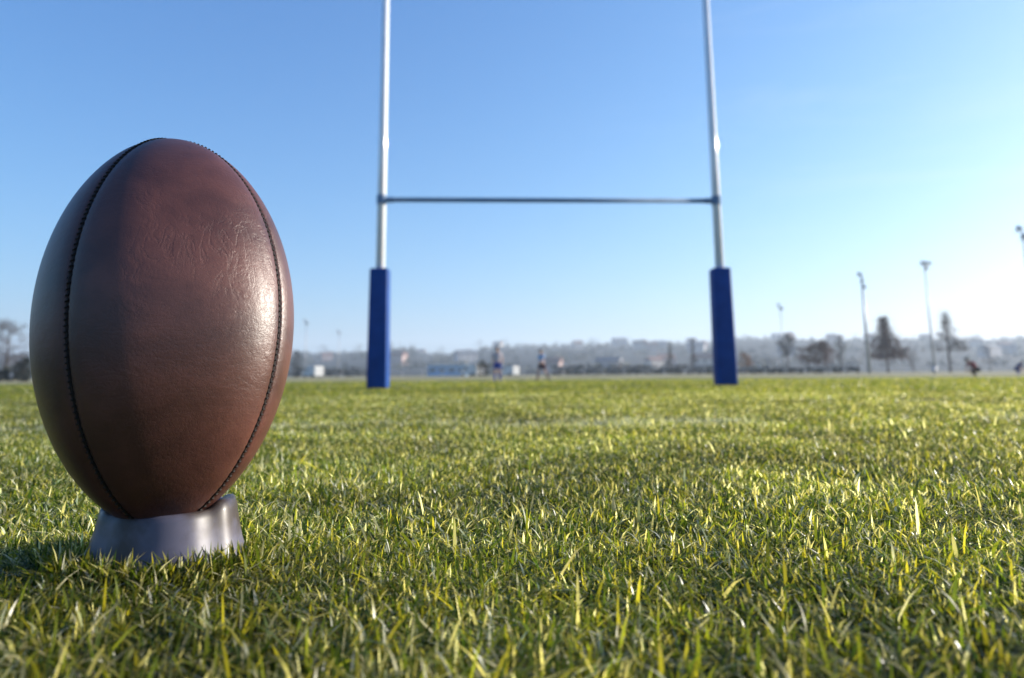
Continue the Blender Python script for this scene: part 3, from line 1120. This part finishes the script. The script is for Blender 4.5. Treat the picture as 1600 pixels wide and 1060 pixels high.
protos = [house(11, 8, 5.6, wallm[0], roofm[0]), house(15, 8, 5.8, wallm[2], roofm[1]), house(10, 8, 5.4, wallm[1], roofm[0])]
spots = []
for i in range(32):
    px = random.choice([random.uniform(545, 1110), random.uniform(1130, 1640), random.uniform(440, 1100)])
    d = random.uniform(400, 1050)
    spots.append((px, d))
used = [False] * 3
for i, (px, d) in enumerate(spots):
    x = at(px, 560, d).x
    k = i % 3
    z = hill_h(x, d)
    if not used[k]:
        used[k] = True
        h_ = protos[k]
        h_.location = (x, d, z)
        h_.rotation_euler = (0, 0, random.uniform(-0.6, 0.6))
    else:
        dup(protos[k], (x, d, z), random.uniform(-0.6, 0.6), random.uniform(0.9, 1.25))


# ------------------------------------------------------------------ far edge of the ground: hedge, fence, sheds, vans
def hedge(px0, px1, d, h, label, kind='dark', thick=1.2):
    a, c = at(px0, 587, d), at(px1, 587, d)
    n = int(abs(c.x - a.x) * 42)
    x = rng.uniform(0, c.x - a.x, n)
    top = h * (0.86 + 0.22 * vnoise(x * 0.8 + 5, x * 0 + 3, 2))
    pts = np.stack([x, rng.uniform(-thick / 2, thick / 2, n), rng.random(n) ** 0.7 * top], 1)
    root = thing("hedge", (a.x, d, -0.1), label, "hedge")
    link_mesh("foliage", leaf_cloud(pts, 0.26), LM[kind], root)
    k = 0.6
    while k < c.x - a.x:
        bm = bmesh.new()
        add_tube(bm, (k, 0, -0.2), (k + random.uniform(-.2, .2), 0, h * 0.7), 0.05, 0.02, seg=5)
        obj("stem", bm, bark, root)
        k += 2.4


hedge(862, 1118, 135, 1.7, "dark clipped hedge along the far side between the goal posts")
hedge(1150, 1345, 128, 1.3, "low grey green hedge along the far side right of the goal", 'green')
hedge(455, 572, 150, 1.8, "dark hedge along the far side between the ball and the left pad")
hedge(-60, 45, 75, 1.3, "low dark hedge behind the left side of the ball")


def long_shed():
    d = 150
    a, c = at(668, 587, d), at(728, 587, d)
    Lh = c.x - a.x
    root = thing("sports_shed", (a.x, d, -0.1), "long low pale blue shed left of the white van beyond the goal", "shed")
    wm = mat("pale_blue_cladding", (0.30, 0.44, 0.62), 0.6, var=.08, scale=1)
    bm = bmesh.new()
    add_box(bm, 0, Lh, 0, 5, 0, 2.2)
    obj("wall", bm, wm, root)
    bm = bmesh.new()
    add_box(bm, -.2, Lh + .2, -.25, 5.2, 2.205, 2.40)
    obj("roof", bm, mat("pale_metal_roof", (0.50, 0.58, 0.68), 0.5), root)
    for k in range(4):
        bm = bmesh.new()
        x = Lh * (k + .5) / 4
        add_box(bm, x - .6, x + .6, -.03, .04, 1.0, 1.6)
        obj("window", bm, winm, root)


long_shed()


def van(px, d, scale, rz, label):
    root = thing("white_van", (at(px, 587, d).x, d, -0.1), label, "van", "white vehicles parked behind the far touchline", rz)
    white = bpy.data.materials.get("van_paint") or mat("van_paint", (0.55, 0.55, 0.54), 0.3, 0.6)
    rub = bpy.data.materials.get("tyre_rubber") or mat("tyre_rubber", (0.02, 0.02, 0.02), 0.8)
    bm = bmesh.new()
    prof = [(-2.4, 0.35), (2.35, 0.35), (2.4, 0.95), (1.75, 1.2), (1.25, 2.0), (-2.35, 2.1)]
    f = [bm.verts.new((x, -0.92, z)) for x, z in prof]
    b = [bm.verts.new((x, 0.92, z)) for x, z in prof]
    bm.faces.new(f)
    bm.faces.new(b[::-1])
    for i in range(len(prof)):
        j = (i + 1) % len(prof)
        bm.faces.new((f[j], f[i], b[i], b[j]))
    bmesh.ops.bevel(bm, geom=list(bm.edges), offset=0.07, segments=2, affect='EDGES')
    bmesh.ops.recalc_face_normals(bm, faces=list(bm.faces))
    obj("body", bm, white, root)
    for s in (-1, 1):
        bm = bmesh.new()
        add_box(bm, 0.35, 1.15, s * 0.925 - .01, s * 0.925 + .01, 1.2, 1.8)
        obj("side_window", bm, winm, root)
        for x in (-1.5, 1.5):
            bm = bmesh.new()
            add_tube(bm, (x, s * 0.72, 0.34), (x, s * 0.96, 0.34), 0.34, seg=18)
            obj("wheel", bm, rub, root)
    bm = bmesh.new()
    v = [bm.verts.new(p) for p in ((1.77, -.75, 1.24), (1.77, .75, 1.24), (1.34, .7, 1.92), (1.34, -.7, 1.92))]
    bm.faces.new(v)
    o = obj("windscreen", bm, winm, root)
    o.location = (0.035, 0, 0.02)
    root.scale = (scale,) * 3
    return root


van(738, 125, 0.95, R(130), "white van end on at the right end of the pale blue shed")
van(796, 135, 0.85, R(128), "small white van just right of the standing player in blue shorts")
van(489, 130, 0.95, R(132), "off white van between the two faint masts left of the goal")
van(1190, 165, 0.85, R(10), "white van behind the low hedge right of the right pad")


def spectator_fence():
    d = 112
    a, c = at(440, 587, d), at(1700, 587, d)
    root = thing("rail_fence", (a.x, d, -0.05), "thin white rail fence running round the far side of the pitch", "fence")
    m = mat("weathered_white_paint", (0.5, 0.5, 0.52), 0.7)
    Lh = c.x - a.x
    bm = bmesh.new()
    add_tube(bm, (0, 0, 1.0), (Lh, 0, 1.0), 0.035, seg=8)
    obj("rail", bm, m, root)
    n = 40
    for k in range(n + 1):
        bm = bmesh.new()
        add_tube(bm, (Lh * k / n, 0, -0.1), (Lh * k / n, 0, 0.96), 0.035, seg=8)
        obj("post", bm, m, root)


spectator_fence()

# ------------------------------------------------------------------ people far down the pitch
skin = mat("skin", (0.42, 0.24, 0.17), 0.6)
hairm = mat("dark_hair", (0.02, 0.015, 0.012), 0.7)


def skinned(name, joints, edges, m, parent):
    me = bpy.data.meshes.new(name)
    me.from_pydata([j[:3] for j in joints], edges, [])
    o = bpy.data.objects.new(name, me)
    COL.objects.link(o)
    me.materials.append(m)
    o.parent = parent
    sk = o.modifiers.new("skin", 'SKIN')
    sk.use_smooth_shade = True
    sv = me.skin_vertices[0].data if me.skin_vertices else None
    if sv is None:
        me.update()
    for i, j in enumerate(joints):
        s = me.skin_vertices[0].data[i]
        s.radius = (j[3], j[4] if len(j) > 4 else j[3])
        s.use_root = (i == 0)
    ss = o.modifiers.new("smooth", 'SUBSURF')
    ss.levels = 2
    ss.render_levels = 2
    return o


def ensure_skin(me):
    bm = bmesh.new()
    bm.from_mesh(me)
    bm.verts.layers.skin.verify()
    bm.to_mesh(me)
    bm.free()


def skin_part(name, joints, edges, m, parent):
    me = bpy.data.meshes.new(name)
    me.from_pydata([j[:3] for j in joints], edges, [])
    ensure_skin(me)
    o = bpy.data.objects.new(name, me)
    COL.objects.link(o)
    me.materials.append(m)
    o.parent = parent
    for i, j in enumerate(joints):
        s = me.skin_vertices[0].data[i]
        s.radius = (j[3], j[4] if len(j) > 4 else j[3])
        s.use_root = (i == 0)
    sk = o.modifiers.new("skin", 'SKIN')
    sk.use_smooth_shade = True
    ss = o.modifiers.new("smooth", 'SUBSURF')
    ss.levels = 2
    ss.render_levels = 2
    return o


def person(px, d, pose, top, bottom, socks, label, rz=0.0, group=None):
    p = at(px, 590, d)
    root = thing("person", (p.x, d, gz(p.x, d)), label, "person", group, rz)
    if pose == 'stand':
        J = [(0, 0, .95, .13, .10), (0, -.01, 1.15, .12, .09), (0, 0, 1.40, .15, .10), (0, -.01, 1.50, .055, .055), (0, -.02, 1.58, .075, .08), (0, -.03, 1.68, .085, .10), (0, -.02, 1.77, .06, .07),
             (-.19, 0, 1.41, .06, .06), (-.25, .02, 1.14, .043, .043), (-.24, -.10, .90, .032, .032), (-.24, -.14, .82, .035, .02),
             (.19, 0, 1.41, .06, .06), (.27, .02, 1.15, .043, .043), (.22, -.14, .95, .032, .032), (.20, -.19, .88, .035, .02),
             (-.10, 0, .88, .09, .09), (-.13, -.04, .50, .06, .06), (-.14, .02, .10, .038, .038), (-.15, -.14, .04, .04, .03),
             (.10, 0, .88, .09, .09), (.14, .03, .50, .06, .06), (.16, .12, .10, .038, .038), (.17, -.04, .04, .04, .03)]
    elif pose == 'walk':
        J = [(0, 0, .95, .13, .10), (0, -.02, 1.15, .12, .09), (0, -.05, 1.40, .15, .10), (0, -.07, 1.50, .055, .055), (0, -.09, 1.58, .075, .08), (0, -.10, 1.68, .085, .10), (0, -.09, 1.77, .06, .07),
             (-.19, -.04, 1.41, .06, .06), (-.24, .16, 1.17, .043, .043), (-.22, .14, .92, .032, .032), (-.21, .12, .84, .035, .02),
             (.19, -.04, 1.41, .06, .06), (.24, -.18, 1.18, .043, .043), (.20, -.38, 1.05, .032, .032), (.19, -.46, 1.03, .035, .02),
             (-.10, 0, .88, .09, .09), (-.11, -.22, .53, .06, .06), (-.11, -.26, .10, .038, .038), (-.11, -.42, .05, .04, .03),
             (.10, 0, .88, .09, .09), (.11, .16, .52, .06, .06), (.11, .48, .20, .038, .038), (.11, .42, .06, .04, .03)]
    else:  # crouch, leaning forward to the left (-X)
        J = [(.10, 0, .50, .14, .12), (0, 0, .66, .13, .11), (-.20, 0, .86, .15, .12), (-.29, 0, .92, .055, .055), (-.36, 0, .96, .075, .08), (-.43, 0, 1.01, .085, .10), (-.47, 0, 1.08, .06, .07),
             (-.20, -.18, .84, .06, .06), (-.34, -.20, .60, .043, .043), (-.44, -.12, .38, .032, .032), (-.48, -.08, .31, .03, .03),
             (-.20, .18, .84, .06, .06), (-.34, .20, .60, .043, .043), (-.44, .12, .38, .032, .032), (-.48, .08, .31, .03, .03),
             (.08, -.11, .46, .09, .09), (-.26, -.16, .50, .065, .065), (-.02, -.15, .12, .04, .04), (-.16, -.15, .04, .04, .03),
             (.08, .11, .46, .09, .09), (-.16, .16, .36, .065, .065), (.16, .14, .12, .04, .04), (.04, .14, .04, .04, .03)]
    E = [(0, 1), (1, 2), (2, 3), (3, 4), (4, 5), (5, 6), (2, 7), (7, 8), (8, 9), (9, 10), (2, 11), (11, 12), (12, 13), (13, 14),
         (0, 15), (15, 16), (16, 17), (17, 18), (0, 19), (19, 20), (20, 21), (21, 22)]
    skin_part("body", J, E, skin, root)

    def grow(i, k, g=0.018):
        a = J[i]
        return (a[0], a[1], a[2], a[3] + g, a[4] + g)

    def lerp(i, j, t, g=0.016):
        a, b = J[i], J[j]
        return tuple(a[q] + (b[q] - a[q]) * t for q in range(3)) + (a[3] + (b[3] - a[3]) * t + g, a[4] + (b[4] - a[4]) * t + g)

    skin_part("shirt", [grow(0, 0), grow(1, 0), grow(2, 0), lerp(2, 3, .5), grow(7, 0), lerp(7, 8, .8), grow(11, 0), lerp(11, 12, .8)],
              [(0, 1), (1, 2), (2, 3), (2, 4), (4, 5), (2, 6), (6, 7)], top, root)
    skin_part("shorts", [grow(0, 0, .026), grow(15, 0, .026), lerp(15, 16, .75, .03), grow(19, 0, .026), lerp(19, 20, .75, .03)],
              [(0, 1), (1, 2), (0, 3), (3, 4)], bottom, root)
    for a, b_, c_ in ((16, 17, 18), (20, 21, 22)):
        skin_part("sock", [lerp(a, b_, .15, .008), lerp(a, b_, .6, .008), grow(b_, 0, .010), grow(c_, 0, .014)], [(0, 1), (1, 2), (2, 3)], socks, root)
    hx = J[5]
    bm = bmesh.new()
    add_blob(bm, (hx[0] + (.02 if pose == 'crouch' else 0), hx[1] + (.0 if pose == 'crouch' else .02), hx[2] + .035), .098, .112, .10, 3)
    obj("hair", bm, hairm, root, smooth=True)
    return root


cloth = {k: mat(k, c, 0.85, 0.2, var=.1, scale=6) for k, c in {
    'pale_grey_cloth': (0.42, 0.38, 0.42), 'blue_cloth': (0.02, 0.05, 0.28), 'pale_blue_cloth': (0.30, 0.42, 0.62),
    'dark_maroon_cloth': (0.05, 0.012, 0.02), 'red_cloth': (0.24, 0.02, 0.03), 'black_cloth': (0.015, 0.012, 0.015), 'navy_cloth': (0.02, 0.035, 0.13)}.items()}
person(777, 38, 'stand', cloth['pale_grey_cloth'], cloth['blue_cloth'], cloth['blue_cloth'],
       "distant player in a pale top and blue shorts standing between the posts", R(15))
person(847, 42, 'walk', cloth['pale_blue_cloth'], cloth['dark_maroon_cloth'], cloth['dark_maroon_cloth'],
       "distant player in a pale blue top and dark maroon shorts walking between the posts", R(-40))
person(1524, 43, 'crouch', cloth['red_cloth'], cloth['black_cloth'], cloth['black_cloth'],
       "distant crouching player in red and black at the right of the pitch", 0)
person(1592, 62, 'crouch', cloth['navy_cloth'], cloth['navy_cloth'], cloth['blue_cloth'],
       "distant crouching player in navy blue at the right edge of the photo", R(180))


# ------------------------------------------------------------------ haze
def make_haze():
    bm = bmesh.new()
    add_box(bm, -2300, 2300, -1600, 2700, -4, 125)
    m = bpy.data.materials.new("haze_air")
    m.use_nodes = True
    t = m.node_tree
    t.nodes.remove(t.nodes['Principled BSDF'])
    v = t.nodes.new("ShaderNodeVolumePrincipled")
    v.inputs['Color'].default_value = (0.74, 0.86, 1.0, 1)
    v.inputs['Density'].default_value = 0.00048
    v.inputs['Anisotropy'].default_value = 0.2
    t.links.new(v.outputs[0], t.nodes['Material Output'].inputs['Volume'])
    tag(obj("haze", bm, m), "pale blue haze over the far hills", "haze", kind='stuff')


make_haze()
